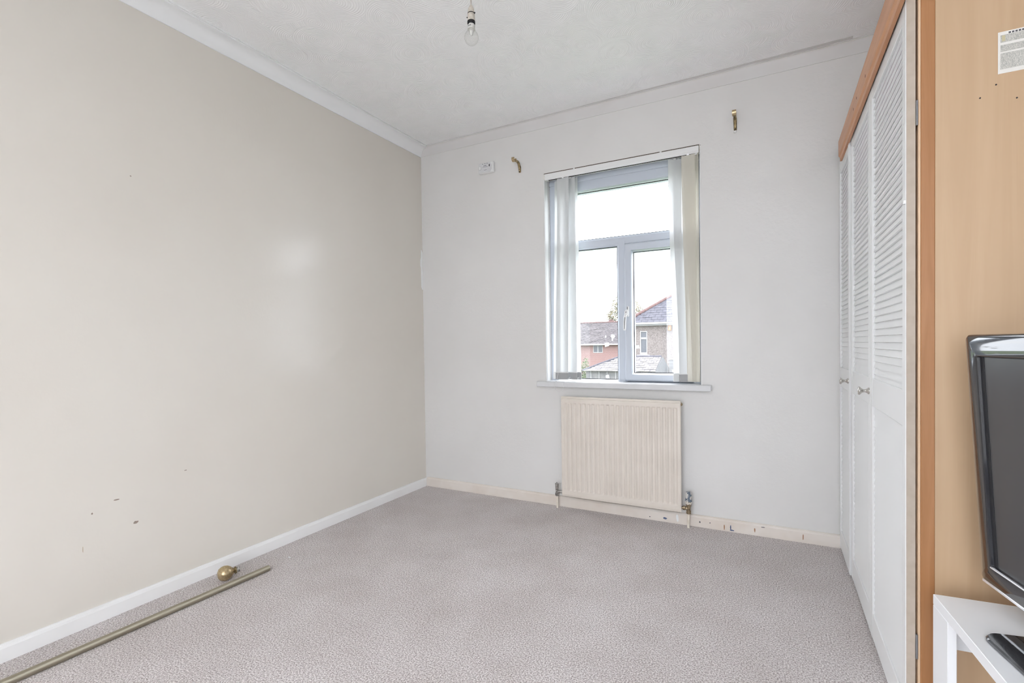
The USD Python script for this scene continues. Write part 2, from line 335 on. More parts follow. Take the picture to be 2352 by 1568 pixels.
# skirting boards: flat board with a rounded top
def skirt(h, t):
    return [(0, 0), (t, 0), (t, h - 0.012), (t - 0.004, h - 0.004), (t - 0.010, h), (0, h)]
struct('baseboard_left', prism([(a, b) for a, b in skirt(0.060, 0.018)], YF, 0.0, 'xz'), 'skirting_paint')
BB = struct('baseboard_back', prism([(-a, b) for a, b in skirt(0.066, 0.018)], 0.018, 2.668, 'yz'), 'skirting_worn')
# coving: a concave cove on the left, a flatter one on the back wall
ang = np.linspace(0, math.pi / 2, 9)
cove = [(0.0, 2.500), (0.006, 2.500)] + [(0.062 - 0.056 * math.cos(a), 2.507 + 0.056 * math.sin(a)) for a in ang] + [(0.062, 2.571), (0.068, 2.571), (0.068, ZC), (0, ZC)]
struct('trim_1', prism(cove, YF, 0.0, 'xz'), 'coving', smooth=35)
cove2 = [(0.0, 2.503), (-0.003, 2.503)] + [(-(0.018 - 0.015 * math.cos(a)), 2.508 + 0.060 * math.sin(a)) for a in ang] + [(-0.018, 2.570), (-0.022, 2.571), (-0.022, ZC), (0, ZC)]
struct('trim_2', prism(cove2, 0.0, XR, 'yz'), 'coving_dull', smooth=35)

obj('ceiling_joint', prism([(0.55, -0.0225), (1.2, -0.0225), (2.72, -0.0225), (2.72, -0.046), (1.75, -0.036), (1.3, -0.028), (0.9, -0.0255)], ZC - 0.0012, ZC + 0.001, 'xy'), 'joint_grey', stage.GetPrimAtPath('/World/trim_2'), label='bare grey strip above the coving')
# marks on the left wall: filler by the corner, chips and scuffs
def blob(c, a, b, axis, n=10, th=0.0006, seed=0):
    g = np.random.default_rng(seed); t = np.arange(n) * 2 * np.pi / n + (np.pi / 4 + 0.12 if n == 4 else 0)
    rr = 0.75 + 0.4 * g.random(n)
    pts = np.stack([a * rr * np.cos(t), b * rr * np.sin(t)], 1)
    c = np.asarray(c, float)
    if axis == 'x':
        m = prism([(c[1] + p[0], c[2] + p[1]) for p in pts], c[0], c[0] + th, 'yz')
    elif axis == 'y':
        m = prism([(c[0] + p[0], c[2] + p[1]) for p in pts], c[1] - th, c[1], 'xz')
    else:
        m = prism([(c[0] + p[0], c[1] + p[1]) for p in pts], c[2], c[2] + th, 'xy')
    return m
obj('filler_patch', prism([(-0.018, 1.80), (-0.014, 1.80), (-0.003, 1.78), (-0.001, 1.50), (-0.010, 1.495), (-0.022, 1.52), (-0.023, 1.66), (-0.030, 1.68), (-0.028, 1.72), (-0.020, 1.74)], 0, 0.0012, 'yz'), 'filler', WL, label='white filler patch beside the corner')
for k, (y, z, a, b, mt) in enumerate([(-2.017, 0.462, 0.010, 0.003, 'scuff_brown'), (-1.951, 0.348, 0.010, 0.006, 'scuff_brown'), (-1.937, 1.793, 0.003, 0.003, 'scuff_brown'), (-2.132, 0.30, 0.002, 0.012, 'stain_tan'), (-2.10, 0.43, 0.003, 0.004, 'scuff_brown'), (-1.75, 0.52, 0.006, 0.002, 'scuff_brown')]):
    obj('paint_chip', blob((0, y, z), a, b, 'x', seed=k), mt, WL)
for k, (x, z, a, b, mt) in enumerate([(2.115, 0.022, 0.0035, 0.016, 'scuff_rust'), (2.148, 0.024, 0.003, 0.016, 'scuff_blue'), (2.156, 0.010, 0.012, 0.004, 'scuff_blue'), (2.27, 0.030, 0.003, 0.014, 'scuff_rust'), (1.985, 0.030, 0.004, 0.006, 'print_grey'),
                                      (2.04, 0.034, 0.003, 0.004, 'print_grey'), (1.79, 0.022, 0.012, 0.007, 'scuff_blue'), (1.86, 0.034, 0.007, 0.026, 'filler'), (2.31, 0.052, 0.010, 0.002, 'print_grey'), (2.50, 0.030, 0.003, 0.018, 'scuff_rust'), (1.70, 0.018, 0.004, 0.003, 'print_grey')]):
    obj('paint_chip', blob((x, -0.018, z), a, b, 'y', seed=20 + k), mt, BB)

# ------------------------------------------------------------------ window 1 (visible) : frame, mullion, transom, casement
W = thing('window_1', None, None); tag(W, kind='structure')
Y0, Y1 = 0.10, 0.17
obj('window_frame', frame_ring(WX0, WX1, WZ0, 2.145, (0.062, 0.062, 0.044, 0.072), Y0, Y1), 'pvc', W, smooth=30)
obj('head_trim', cbox(WX0, WX1, 0.094, Y1, 2.143, WZ1, 0.003), 'pvc', W)
obj('transom', hull([(x, y, z) for x in (WX0 + 0.055, WX1 - 0.055) for y, g in ((Y0 + 0.002, 0.0), (Y0 + 0.012, 0.012), (Y1, 0.012)) for z in (1.706 - g, 1.744 + g)]), 'pvc', W)
obj('mullion', hull([(x, y, z) for z in (WZ0 + 0.03, 1.72) for y, g in ((Y0 + 0.001, 0.0), (Y0 + 0.012, 0.012), (Y1, 0.012)) for x in (1.490 - g, 1.528 + g)]), 'pvc', W)
S = obj('casement', frame_ring(1.530, 1.945, 0.830, 1.699, (0.054, 0.054, 0.050, 0.054), 0.080, 0.150, ch=0.010, oc=0.008), 'pvc', W, smooth=30)
for (x0, x1, z0, z1, y) in ((1.078, 1.938, 1.756, 2.073, 0.118), (1.078, 1.478, 0.834, 1.694, 0.118), (1.584, 1.891, 0.880, 1.645, 0.100)):
    obj('pane_shade_line', shade_line_ring(x0, x1, z0, z1, y + 0.001), 'pane_shade_line', W)  # dark ring stands in for the shade line at the pane edges
    obj('pane', box(x0 - 0.005, x1 + 0.005, y + 0.008, y + 0.012, z0 - 0.005, z1 + 0.005), 'pane', W)
# espagnolette handle on the casement stile
H = obj('handle', join(cbox(1.546, 1.562, 0.066, 0.0805, 1.237, 1.302, 0.004),
                       hull([(1.549 + 0.011 * math.cos(t), y, 1.262 + 0.017 * math.sin(t)) for t in np.linspace(0, 6.28, 14) for y in (0.050, 0.070)]),
                       tube([(1.547, 0.056, 1.262), (1.543, 0.050, 1.235), (1.540, 0.048, 1.20), (1.539, 0.048, 1.165), (1.540, 0.049, 1.150)], [0.008, 0.0085, 0.009, 0.009, 0.006], 10)), 'white_plastic', W, smooth=40)
obj('handle_lock', join(cbox(1.549, 1.556, 0.0645, 0.0662, 1.282, 1.299, 0.0005), lathe([(0, 0), (0.004, 0), (0.004, 0.003), (0, 0.003)], 12, (0, -1, 0), (1.548, 0.050, 1.264))), 'steel', W)
obj('handle_grip', tube([(1.5425, 0.0425, 1.232), (1.5395, 0.0405, 1.20), (1.5385, 0.0405, 1.160)], [0.004, 0.0048, 0.003], 8), 'grey_plastic', W, smooth=True)
# scraps of white tape left on the panes
for k, (x, z, a, b, y) in enumerate([(1.402, 1.062, 0.019, 0.017, 0.1255), (1.440, 1.115, 0.012, 0.015, 0.1255), (1.392, 1.115, 0.005, 0.008, 0.1255), (1.400, 0.852, 0.016, 0.015, 0.1255), (1.437, 1.093, 0.006, 0.008, 0.1255),
                                     (1.603, 1.046, 0.017, 0.014, 0.107), (1.829, 1.062, 0.015, 0.014, 0.107), (1.605, 0.898, 0.016, 0.011, 0.107), (1.828, 0.895, 0.018, 0.012, 0.107)]):
    obj('tape_scrap', blob((x, y, z), a * 1.1, b * 1.1, 'y', n=4 if k in (0, 3, 5, 6, 7, 8) else 8, seed=40 + k), 'white_scrap', W)
# bead trims where plaster meets frame
obj('plaster_bead', cbox(WX0 - 0.001, WX0 + 0.006, 0.0, 0.05, 0.822, WZ1 - 0.003, 0.002), 'white_plastic', W)
obj('plaster_bead', cbox(WX1 - 0.006, WX1 + 0.001, 0.0, 0.05, 0.822, WZ1 - 0.003, 0.002), 'white_plastic', W)
obj('sill_board', join(cbox(0.966, 2.053, -0.045, -0.0005, 0.788, 0.823, 0.004), cbox(WX0 + 0.0005, WX1 - 0.0005, -0.01, 0.099, 0.7905, 0.8225, 0.001)), 'sill_paint', W)

# added fill-light window behind the camera, out of view: plain frame with two panes, open to the same sky
W2 = thing('added_window_2', None, None); tag(W2, kind='structure')
obj('window_frame', frame_ring(FX0, FX1, FZ0, FZ1, (0.06, 0.06, 0.06, 0.06), YF - 0.08, YF - 0.02), 'pvc', W2)
obj('mullion', cbox(1.995, 2.055, YF - 0.079, YF - 0.021, FZ0 + 0.05, FZ1 - 0.05), 'pvc', W2)
for x0, x1 in ((FX0 + 0.055, 2.0), (2.05, FX1 - 0.055)):
    obj('pane', box(x0, x1, YF - 0.052, YF - 0.048, FZ0 + 0.055, FZ1 - 0.055), 'pane', W2)

# ------------------------------------------------------------------ vertical blind
B = thing('vertical_blind', 'white vertical blind with its fabric vanes drawn to both sides of the window', 'blind', (1.5, 0.02, 2.16))
hr = [(0.000, 2.199), (0.040, 2.199), (0.040, 2.168), (0.034, 2.160), (0.006, 2.160), (-0.001, 2.171)]
obj('headrail', prism(hr, WX0 + 0.006, WX1 - 0.010, 'yz'), 'white_plastic', B)
obj('headrail_slot', box(WX0 + 0.03, WX1 - 0.03, 0.010, 0.024, 2.1594, 2.1606), 'dark', B, label='dark slot along the underside')
for x in (WX0 + 0.003, WX1 - 0.007):
    obj('end_cap', prism([(a, b) for a, b in [(-0.002, 2.200), (0.041, 2.200), (0.041, 2.166), (0.030, 2.158), (0.008, 2.158), (-0.003, 2.170)]], x, x + 0.004, 'yz'), 'off_white_plastic', B)
obj('shadow_grime_edge', box(WX0 + 0.004, WX1 - 0.006, -0.0022, 0.03, 2.1992, 2.2032), 'shadow_grime', B, label='grimy line with its shadow gap painted in along the top of the rail')  # dark strip painted for the shadow gap and dirt above the rail
for x in (1.232, 1.778):
    obj('bracket_clip', cbox(x - 0.006, x + 0.006, -0.004, 0.02, 2.1985, 2.2035, 0.001), 'clip_clear', B)
def vane(top, bot, mat, z0=0.838, z1=2.158, bow=0.004, weight=None, nz=28, nx=6):
    """A strip of fabric between a plan segment at the top and one at the bottom, bowed a little across its width."""
    (ax, ay), (bx, by) = top; (cx, cy), (dx, dy) = bot
    V, F = [], []
    for i in range(nz + 1):
        t = i / nz; s = t * t * (3 - 2 * t)
        p = np.array([ax + (cx - ax) * s, ay + (cy - ay) * s]); q = np.array([bx + (dx - bx) * s, by + (dy - by) * s])
        nrm = np.array([-(q - p)[1], (q - p)[0]]); nrm = nrm / (np.linalg.norm(nrm) + 1e-9)
        for j in range(nx + 1):
            w = j / nx; c = p + (q - p) * w + nrm * bow * 4 * w * (1 - w) * (1 if t < 0.95 else 0.5)
            V.append((c[0], c[1], z1 + (z0 - z1) * t))
    for i in range(nz):
        for j in range(nx):
            a = i * (nx + 1) + j; F += [[a, a + 1, a + nx + 2], [a, a + nx + 2, a + nx + 1]]
    o = obj('vane', trimesh.Trimesh(V, F, process=False), mat, B, smooth=True)
    mid = ((ax + bx) / 2, (ay + by) / 2)
    obj('vane_hanger', join(cbox(mid[0] - 0.007, mid[0] + 0.007, mid[1] - 0.003, mid[1] + 0.003, 2.1545, 2.166, 0.001)), 'clip_clear', B)
    if weight:
        p, q = np.array([cx, cy]), np.array([dx, dy]); d = (q - p) / np.linalg.norm(q - p); n = np.array([-d[1], d[0]]) * 0.0022
        e = p - d * 0.001, q + d * 0.001
        pts = [(*(a + s * n), z) for a in e for s in (-1, 1) for z in (z0 - 0.002, z0 + 0.043)]
        obj('bottom_weight', hull(pts), weight, B, label='bottom weight pocket')
        d2 = [(*(a + s * n * 1.2), z) for a in e for s in (-1, 1) for z in (z0 + 0.043, z0 + 0.047)]
        obj('weight_lip', hull(d2), 'white_plastic', B)
# left bundle, from the wall inwards
vane(((1.072, 0.055), (1.130, 0.030)), ((1.052, 0.050), (1.125, 0.022)), 'vane_white', weight='white_plastic')
vane(((1.108, 0.012), (1.192, 0.006)), ((1.086, 0.006), (1.176, 0.000)), 'vane_white', weight='grey_plastic')
vane(((1.150, 0.050), (1.229, 0.022)), ((1.150, 0.046), (1.231, 0.018)), 'vane_white', weight='grey_plastic')
vane(((1.165, 0.078), (1.240, 0.040)), ((1.175, 0.070), (1.253, 0.036)), 'vane_white', weight='grey_plastic')
# right bundle
vane(((1.814, 0.030), (1.886, 0.052)), ((1.838, 0.022), (1.880, 0.060)), 'vane_white', weight='white_plastic')
vane(((1.830, 0.055), (1.905, 0.066)), ((1.874, 0.006), (1.917, 0.020)), 'vane_white', weight='grey_plastic')
vane(((1.893, 0.010), (1.968, 0.004)), ((1.915, 0.020), (1.968, 0.000)), 'vane_cream', weight=None)
vane(((1.900, 0.020), (1.972, 0.016)), ((1.945, 0.010), (1.980, 0.014)), 'vane_cream', weight=None)
vane(((1.955, 0.040), (1.990, -0.008)), ((1.972, 0.030), (1.991, 0.000)), 'vane_cream', weight=None)
# control chain and the little link chain that hangs over the sill
def chain(pts, n, rad, name):
    p = np.array(pts, float); s = np.r_[0, np.cumsum(np.linalg.norm(np.diff(p, axis=0), axis=1))]
    at = np.linspace(0, s[-1], n); q = np.stack([np.interp(at, s, p[:, k]) for k in range(3)], 1)
    bead = trimesh.creation.icosphere(1, rad); ms = [tube(p, rad * 0.35, 5)]
    for c in q:
        b = bead.copy(); b.apply_translation(c); ms.append(b)
    return obj(name, join(*ms), 'white_plastic', B, smooth=True)
tt = np.linspace(0, math.pi, 16)
chain([(1.108, 0.0, 0.90), (1.104, -0.020, 0.829), (1.099, -0.047, 0.820), (1.100, -0.050, 0.80)] + [(1.131 - 0.029 * math.cos(a), -0.050, 0.786 - 0.031 * math.sin(a)) for a in tt] + [(1.160, -0.049, 0.80), (1.158, -0.047, 0.822), (1.168, -0.015, 0.829), (1.176, 0.0, 0.845)], 52, 0.0016, 'link_chain')
for a, b in (((1.089, 0.005, 0.853), (1.078, 0.012, 0.853)), ((1.175, 0.001, 0.852), (1.181, 0.022, 0.850)), ((1.231, 0.018, 0.852), (1.236, 0.038, 0.850))):
    chain([a, tuple((np.array(a) + b) / 2 + (0, -0.004, -0.008)), b], 9, 0.0015, 'link_chain')

# ------------------------------------------------------------------ radiator
RX0, RX1, RZ0, RZ1, RY = 1.153, 1.891, 0.090, 0.731, -0.077
R = thing('radiator', 'cream ribbed panel radiator mounted below the window', 'radiator', (1.52, -0.05, 0.0))
def radiator_panel():
    nch, m0 = 23, 0.015
    xs = np.unique(np.r_[RX0, RX0 + 0.003, np.linspace(RX0 + m0, RX1 - m0, nch * 8 + 1), RX1 - 0.003, RX1])
    zs = np.unique(np.r_[RZ0, RZ0 + 0.004, RZ0 + 0.010, RZ0 + 0.012, RZ0 + 0.018, np.linspace(RZ0 + 0.034, RZ0 + 0.048, 5), np.linspace(RZ0 + 0.05, RZ1 - 0.05, 12), np.linspace(RZ1 - 0.048, RZ1 - 0.036, 5), RZ1 - 0.018, RZ1 - 0.012, RZ1 - 0.010, RZ1 - 0.004, RZ1])
    V = []
    for z in zs:
        h = np.clip(min((z - RZ0 - 0.034) / 0.014, (RZ1 - 0.036 - z) / 0.010), 0, 1); h = h * h * (3 - 2 * h)
        rim = 0.006 if (z < RZ0 + 0.0105 or z > RZ1 - 0.0105) else 0.0
        for x in xs:
            t = (x - RX0 - m0) / (RX1 - RX0 - 2 * m0) * nch
            g = 0.0
            if 0 <= t <= nch:
                c = abs((t % 1) - 0.5) * 2
                g = np.clip((0.72 - c) / 0.30, 0, 1); g = g * g * (3 - 2 * g)
            edge = 0.003 if (x < RX0 + 0.002 or x > RX1 - 0.002) else 0
            V.append((x, RY + 0.007 * g * h + rim + edge, z))
    nx, nz = len(xs), len(zs); F = []
    for i in range(nz - 1):
        for j in range(nx - 1):
            a = i * nx + j; F += [[a, a + 1, a + nx + 1], [a, a + nx + 1, a + nx]]
    front = trimesh.Trimesh(V, F, process=False)
    back = cbox(RX0 + 0.0005, RX1 - 0.0005, RY + 0.0105, RY + 0.030, RZ0 + 0.0005, RZ1 - 0.0005, 0.004)
    return front, back
fr, bk = radiator_panel()
obj('panel', fr, 'radiator', R, smooth=50)
obj('panel_back', bk, 'radiator', R)
obj('seam', tmesh(mani(cbox(RX0 - 0.001, RX1 + 0.001, RY + 0.005, RY + 0.011, RZ0 - 0.002, RZ1 + 0.002, 0.002)) - mani(box(RX0 + 0.006, RX1 - 0.006, RY - 0.1, RY + 0.1, RZ0 + 0.008, RZ1 - 0.008))), 'radiator', R)
for x in (1.32, 1.72):
    obj('wall_bracket', cbox(x - 0.015, x + 0.015, RY + 0.029, -0.0005, 0.16, 0.66, 0.002), 'radiator', R)
obj('air_vent', lathe([(0, 0), (0.0125, 0), (0.011, 0.003), (0.006, 0.006), (0.0055, 0.009), (0, 0.009)], 8, (1, 0, 0), (RX1, RY + 0.018, 0.712)), 'brass_dark', R)
VY = -0.055
obj('lockshield_valve', join(lathe([(0, 0.078), (0.011, 0.078), (0.0135, 0.086), (0.0135, 0.096), (0.010, 0.100), (0.009, 0.118), (0, 0.118)], 14, (0, 0, 1), (1.111, VY, 0)),
                             lathe([(0, 0), (0.009, 0), (0.009, 0.020), (0.0105, 0.020), (0.0105, 0.036), (0.008, 0.044), (0, 0.044)], 8, (1, 0, 0), (1.111, VY, 0.108))), 'chrome_dull', R, smooth=35)
obj('lockshield_cap', lathe([(0, 0.117), (0.0085, 0.117), (0.0095, 0.135), (0.012, 0.158), (0.011, 0.161), (0.004, 0.161), (0.004, 0.167), (0, 0.167)], 14, (0, 0, 1), (1.109, VY, 0)), 'chrome_dull', R, smooth=35)
obj('pipe', tube([(1.112, VY, 0.0), (1.112, VY, 0.04), (1.112, VY, 0.08)], 0.0075, 14), 'pipe_paint', R, smooth=40)
VX = 1.929
obj('thermostatic_valve', join(lathe([(0, 0.082), (0.012, 0.082), (0.0135, 0.086), (0.0135, 0.100), (0.010, 0.103), (0.010, 0.120), (0.012, 0.124), (0.015, 0.130), (0.015, 0.138), (0, 0.138)], 16, (0, 0, 1), (VX, VY, 0)),
                               lathe([(0, 0), (0.008, 0), (0.008, 0.006), (0.0125, 0.008), (0.0125, 0.020), (0.008, 0.024), (0.007, 0.04), (0, 0.04)], 8, (1, 0, 0), (RX1, VY, 0.112))), 'brass_dark', R, smooth=35)
T = obj('valve_head', lathe([(0, 0.154), (0.0195, 0.154), (0.0195, 0.160), (0.0175, 0.164), (0.0175, 0.198), (0.016, 0.206), (0.010, 0.209), (0, 0.209)], 24, (0, 0, 1), (VX, VY, 0)), 'trv', R, smooth=35)
obj('valve_collar', lathe([(0, 0.137), (0.016, 0.137), (0.0185, 0.142), (0.0185, 0.154), (0, 0.154)], 18, (0, 0, 1), (VX, VY, 0)), 'trv_collar', R, smooth=35)
obj('pipe', tube([(VX - 0.002, VY, 0.0), (VX - 0.002, VY, 0.04), (VX, VY, 0.083)], 0.0075, 14), 'pipe_paint', R, smooth=40)

# ------------------------------------------------------------------ small things on the back wall
A = thing('alarm_unit', 'small white plastic alarm box with printed marks high on the back wall', 'alarm', (0.588, 0, 0.31 + 2.0))
obj('case', cbox(0.527, 0.648, -0.026, -0.0002, 2.277, 2.350, 0.004), 'white_plastic', A)
obj('face_plate', prism(Polygon([(0.531, 2.281), (0.622, 2.281), (0.634, 2.300), (0.634, 2.325), (0.622, 2.346), (0.531, 2.346)]), -0.0272, -0.0258, 'xz'), 'sill_paint', A)
pr_ = []
for x in (0.563, 0.581, 0.599): pr_.append(cbox(x - 0.003, x + 0.003, -0.0280, -0.0270, 2.3385, 2.3425, 0.0004))
pr_.append(cbox(0.569, 0.593, -0.0278, -0.0270, 2.3255, 2.3285, 0.0003)); pr_.append(cbox(0.562, 0.604, -0.0278, -0.0270, 2.3180, 2.3200, 0.0003)); pr_.append(cbox(0.573, 0.594, -0.0278, -0.0270, 2.2965, 2.2985, 0.0003))
pr_ += [cbox(0.611, 0.622, -0.0278, -0.0270, 2.3225, 2.3285, 0.0004), cbox(0.6135, 0.6195, -0.0278, -0.0270, 2.3165, 2.3345, 0.0004)]
obj('printed_marks', join(*pr_), 'print_grey', A, label='printed dots and lettering lines')
obj('test_button', tmesh(mani(prism(Polygon([(0.540 + 0.0085 * math.cos(t), 2.315 + 0.013 * math.sin(t)) for t in np.linspace(0, 6.2, 18)]), -0.0282, -0.0270, 'xz'))), 'white_plastic', A)
obj('button_ring', tmesh(mani(prism(Polygon([(0.540 + 0.0098 * math.cos(t), 2.315 + 0.0145 * math.sin(t)) for t in np.linspace(0, 6.2, 18)]), -0.0277, -0.0270, 'xz')) - mani(prism(Polygon([(0.540 + 0.0086 * math.cos(t), 2.315 + 0.0131 * math.sin(t)) for t in np.linspace(0, 6.2, 18)]), -0.03, -0.02, 'xz'))), 'grey_plastic', A)

def curtain_bracket(x, label, stub=False):
    b = thing('curtain_bracket', label, 'bracket', (x, 0, 2.26), 'curtain pole brackets')
    obj('wall_plate', cbox(x - 0.008, x + 0.008, -0.008, -0.0002, 2.240, 2.282, 0.003), 'brass_antique', b)
    obj('arm', tube([(x, -0.006, 2.250), (x, -0.011, 2.276), (x, -0.020, 2.296), (x, -0.040, 2.304), (x, -0.062, 2.302), (x, -0.076, 2.297)], [0.007, 0.0085, 0.009, 0.0085, 0.008, 0.007], 10), 'brass_antique', b, smooth=40)
    th = np.linspace(math.radians(150), math.radians(390), 18)
    cup = Polygon([(-0.090 + 0.0175 * math.cos(t), 2.304 + 0.0175 * math.sin(t)) for t in th] + [(-0.090 + 0.0140 * math.cos(t), 2.304 + 0.0140 * math.sin(t)) for t in th[::-1]])
    obj('cup', prism(cup, x - 0.010, x + 0.010, 'yz'), 'brass_knob', b)
    obj('screw', lathe([(0, 0), (0.003, 0), (0.003, 0.004), (0, 0.004)], 8, (0, -1, 0), (x, -0.0075, 2.246)), 'dark', b)
    if stub:
        obj('wall_plug', cbox(x - 0.009, x + 0.005, -0.009, -0.0002, 2.228, 2.2395, 0.002), 'white_plastic', b, label='white plug end below the plate')
curtain_bracket(0.843, 'antique brass curtain pole bracket beside the white alarm box')
curtain_bracket(2.183, 'antique brass curtain pole bracket nearest the wardrobe, white plug under it', True)

# ------------------------------------------------------------------ pendant lamp holder with clear bulb
PX, PY = 1.287, -1.309
P = thing('pendant_light', 'bare clear light bulb in a bayonet holder hanging from the ceiling', 'ceiling lamp', (PX, PY, ZC))
obj('ceiling_rose', lathe([(0, ZC), (0.045, ZC), (0.042, ZC - 0.012), (0.016, ZC - 0.026), (0.004, ZC - 0.030), (0, ZC - 0.030)], 28, (0, 0, 1), (PX, PY, 0)), 'white_plastic', P, smooth=35)
obj('flex', tube([(PX, PY, ZC - 0.028), (PX, PY, 2.50), (PX, PY, 2.44)], 0.0028, 8), 'flex', P, smooth=True)
obj('holder_cap', lathe([(0, 2.448), (0.0035, 2.447), (0.007, 2.440), (0.0115, 2.430), (0.0138, 2.415), (0.0138, 2.4125), (0, 2.4125)], 24, (0, 0, 1), (PX, PY, 0)), 'bakelite', P, smooth=40)
obj('shade_ring', join(lathe([(0, 2.4125), (0.0145, 2.4125), (0.0145, 2.4095), (0, 2.4095)], 24, (0, 0, 1), (PX, PY, 0)), cbox(PX - 0.021, PX - 0.013, PY - 0.002, PY + 0.002, 2.400, 2.404, 0.0008), cbox(PX + 0.012, PX + 0.0195, PY - 0.002, PY + 0.002, 2.4075, 2.412, 0.0008)), 'dark', P)
obj('holder_body', lathe([(0, 2.4095), (0.0142, 2.4095), (0.0152, 2.384), (0.0152, 2.381), (0, 2.381)], 24, (0, 0, 1), (PX, PY, 0)), 'bakelite', P, smooth=40)
obj('holder_skirt', lathe([(0.0152, 2.381), (0.0160, 2.379), (0.0160, 2.372), (0.0125, 2.372), (0.0125, 2.381)], 24, (0, 0, 1), (PX, PY, 0)), 'dark', P, smooth=40)
obj('bulb_cap', lathe([(0, 2.380), (0.0112, 2.380), (0.0112, 2.368), (0, 2.368)], 20, (0, 0, 1), (PX, PY, 0)), 'steel', P, smooth=40)
obj('bulb_base', lathe([(0, 2.368), (0.0128, 2.3675), (0.0145, 2.364), (0.0150, 2.352), (0.0155, 2.347), (0, 2.347)], 24, (0, 0, 1), (PX, PY, 0)), 'bulb_base', P, smooth=40)
obj('printed_marks', join(*[cbox(PX - 0.004 + 0.0035 * k - 0.001, PX - 0.004 + 0.0035 * k + 0.001, PY - 0.0156, PY - 0.0140, 2.356, 2.3595, 0.0003) for k in range(4)]), 'print_grey', P)
obj('inner_stem', lathe([(0, 2.347), (0.0125, 2.3465), (0.0125, 2.344), (0.0095, 2.343), (0.007, 2.333), (0.0055, 2.326), (0.003, 2.323), (0, 2.3225)], 20, (0, 0, 1), (PX, PY, 0)), 'bulb_inner', P, smooth=40)
gp = [(0.0152, 2.3475), (0.0168, 2.343), (0.0200, 2.336)] + [(0.0285 * math.cos(a), 2.315 + 0.0285 * math.sin(a)) for a in np.linspace(0.66, -math.pi / 2, 18)]
obj('glass', lathe(gp, 40, (0, 0, 1), (PX, PY, 0)), 'bulb_glass', P, smooth=True)

# ------------------------------------------------------------------ on the carpet
poleA, poleB = np.array([0.216, -1.500, 0.0138]), np.array([0.176, -2.98, 0.0138])
dn = (poleB - poleA) / np.linalg.norm(poleB - poleA)
K = thing('curtain_pole', 'long brushed brass curtain pole lying on the carpet along the left wall', 'curtain pole', tuple(poleA))
obj('tube', lathe([(0.0118, 0), (0.0137, 0.0006), (0.0137, np.linalg.norm(poleB - poleA)), (0.0118, np.linalg.norm(poleB - poleA)), (0.0118, 0)], 32, dn, poleA), 'brass_rod', K, smooth=40)
obj('end_plug', lathe([(0, 0.004), (0.0118, 0.004), (0.0118, 0.012), (0, 0.012)], 24, dn, poleA), 'dark', K)
Fi = thing('finial', 'round antique brass pole finial lying by the left baseboard', 'finial', (0.128, -1.64, 0))
fa = np.array([0.35, 0.93, 0.03]); fa /= np.linalg.norm(fa)
fo = np.array([0.124, -1.655, 0.0345])
obj('ball', lathe([(0, -0.031), (0.014, -0.030), (0.024, -0.024), (0.031, -0.013), (0.0335, 0.0), (0.031, 0.013), (0.024, 0.024), (0.016, 0.031), (0.013, 0.034), (0, 0.034)], 36, fa, fo), 'brass_knob', Fi, smooth=40)
obj('collar', lathe([(0, 0.033), (0.012, 0.033), (0.0115, 0.038), (0.016, 0.040), (0.016, 0.045), (0.012, 0.047), (0, 0.047)], 28, fa, fo), 'brass_antique', Fi, smooth=35)
obj('spigot', lathe([(0, 0.046), (0.0125, 0.046), (0.0125, 0.060), (0.009, 0.060), (0.009, 0.050), (0, 0.050)], 24, fa, fo), 'chrome_dull', Fi, smooth=35)
for (x, y, l) in ((0.176, -1.355, 'white paper scrap on the carpet just past the end of the pole'), (0.430, -0.060, 'tiny white scrap on the carpet in the far left corner'), (0.636, -0.075, 'tiny white scrap on carpet between the far corner and the radiator')):
    s = 0.010 if x < 0.2 else 0.006
    obj('paper_scrap', hull([(x - s, y, 0.0002), (x + s, y + s * 0.5, 0.0002), (x + s * 0.5, y - s * 0.5, 0.0002), (x - s * 0.4, y + s * 0.3, 0.004), (x + s * 0.6, y + s * 0.1, 0.003)]), 'white_scrap', None, label=l, cat='paper scrap', group='white scraps on the carpet')

# ------------------------------------------------------------------ wardrobe
DX0, DX1 = 2.670, 2.691
N = thing('wardrobe', 'built-in wardrobe with white louvred doors, pine top rail and veneered end panel', 'wardrobe', (2.97, -0.7, 0))
YE = -1.3985
obj('end_panel', box(2.7305, XR - 0.001, YE + 0.001, YE + 0.017, 0.0, 2.045), 'veneer', N, label='pale wood veneer end panel')
obj('corner_post', cbox(2.7012, 2.7303, YE, YE + 0.060, 0.0, 2.045, 0.0012), 'pine_post', N, label='orange-brown pine post')
obj('post_glint', cbox(2.6958, 2.7010, YE - 0.0004, YE + 0.060, 0.0, 2.045, 0.0014), 'pine_lit', N, label='pale strip painting the light on the rounded edge of the post')  # pale strip paints the light caught by the rounded post edge
obj('top_board', box(DX0 + 0.002, XR - 0.001, YE + 0.001, -0.023, 2.046, 2.062), 'pine', N)
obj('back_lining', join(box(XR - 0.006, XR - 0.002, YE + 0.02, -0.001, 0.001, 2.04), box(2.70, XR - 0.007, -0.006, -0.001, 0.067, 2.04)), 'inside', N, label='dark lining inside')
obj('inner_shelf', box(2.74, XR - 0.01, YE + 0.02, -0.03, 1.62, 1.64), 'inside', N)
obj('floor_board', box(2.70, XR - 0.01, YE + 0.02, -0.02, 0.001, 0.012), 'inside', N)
pel = [(2.6665, 1.944), (2.6560, 1.944), (2.6555, 1.962), (2.6500, 1.968), (2.6495, 1.976), (2.6495, 2.040), (2.6665, 2.062), (2.6665, 1.944)]
PE = obj('top_rail', prism([(a, b) for a, b in pel[:-1]], -1.430, -0.125, 'xz'), 'pine', N, label='orange pine moulding along the top')
obj('rail_backing', box(2.6668, 2.690, -1.392, -0.024, 1.985, 2.045), 'inside', N)
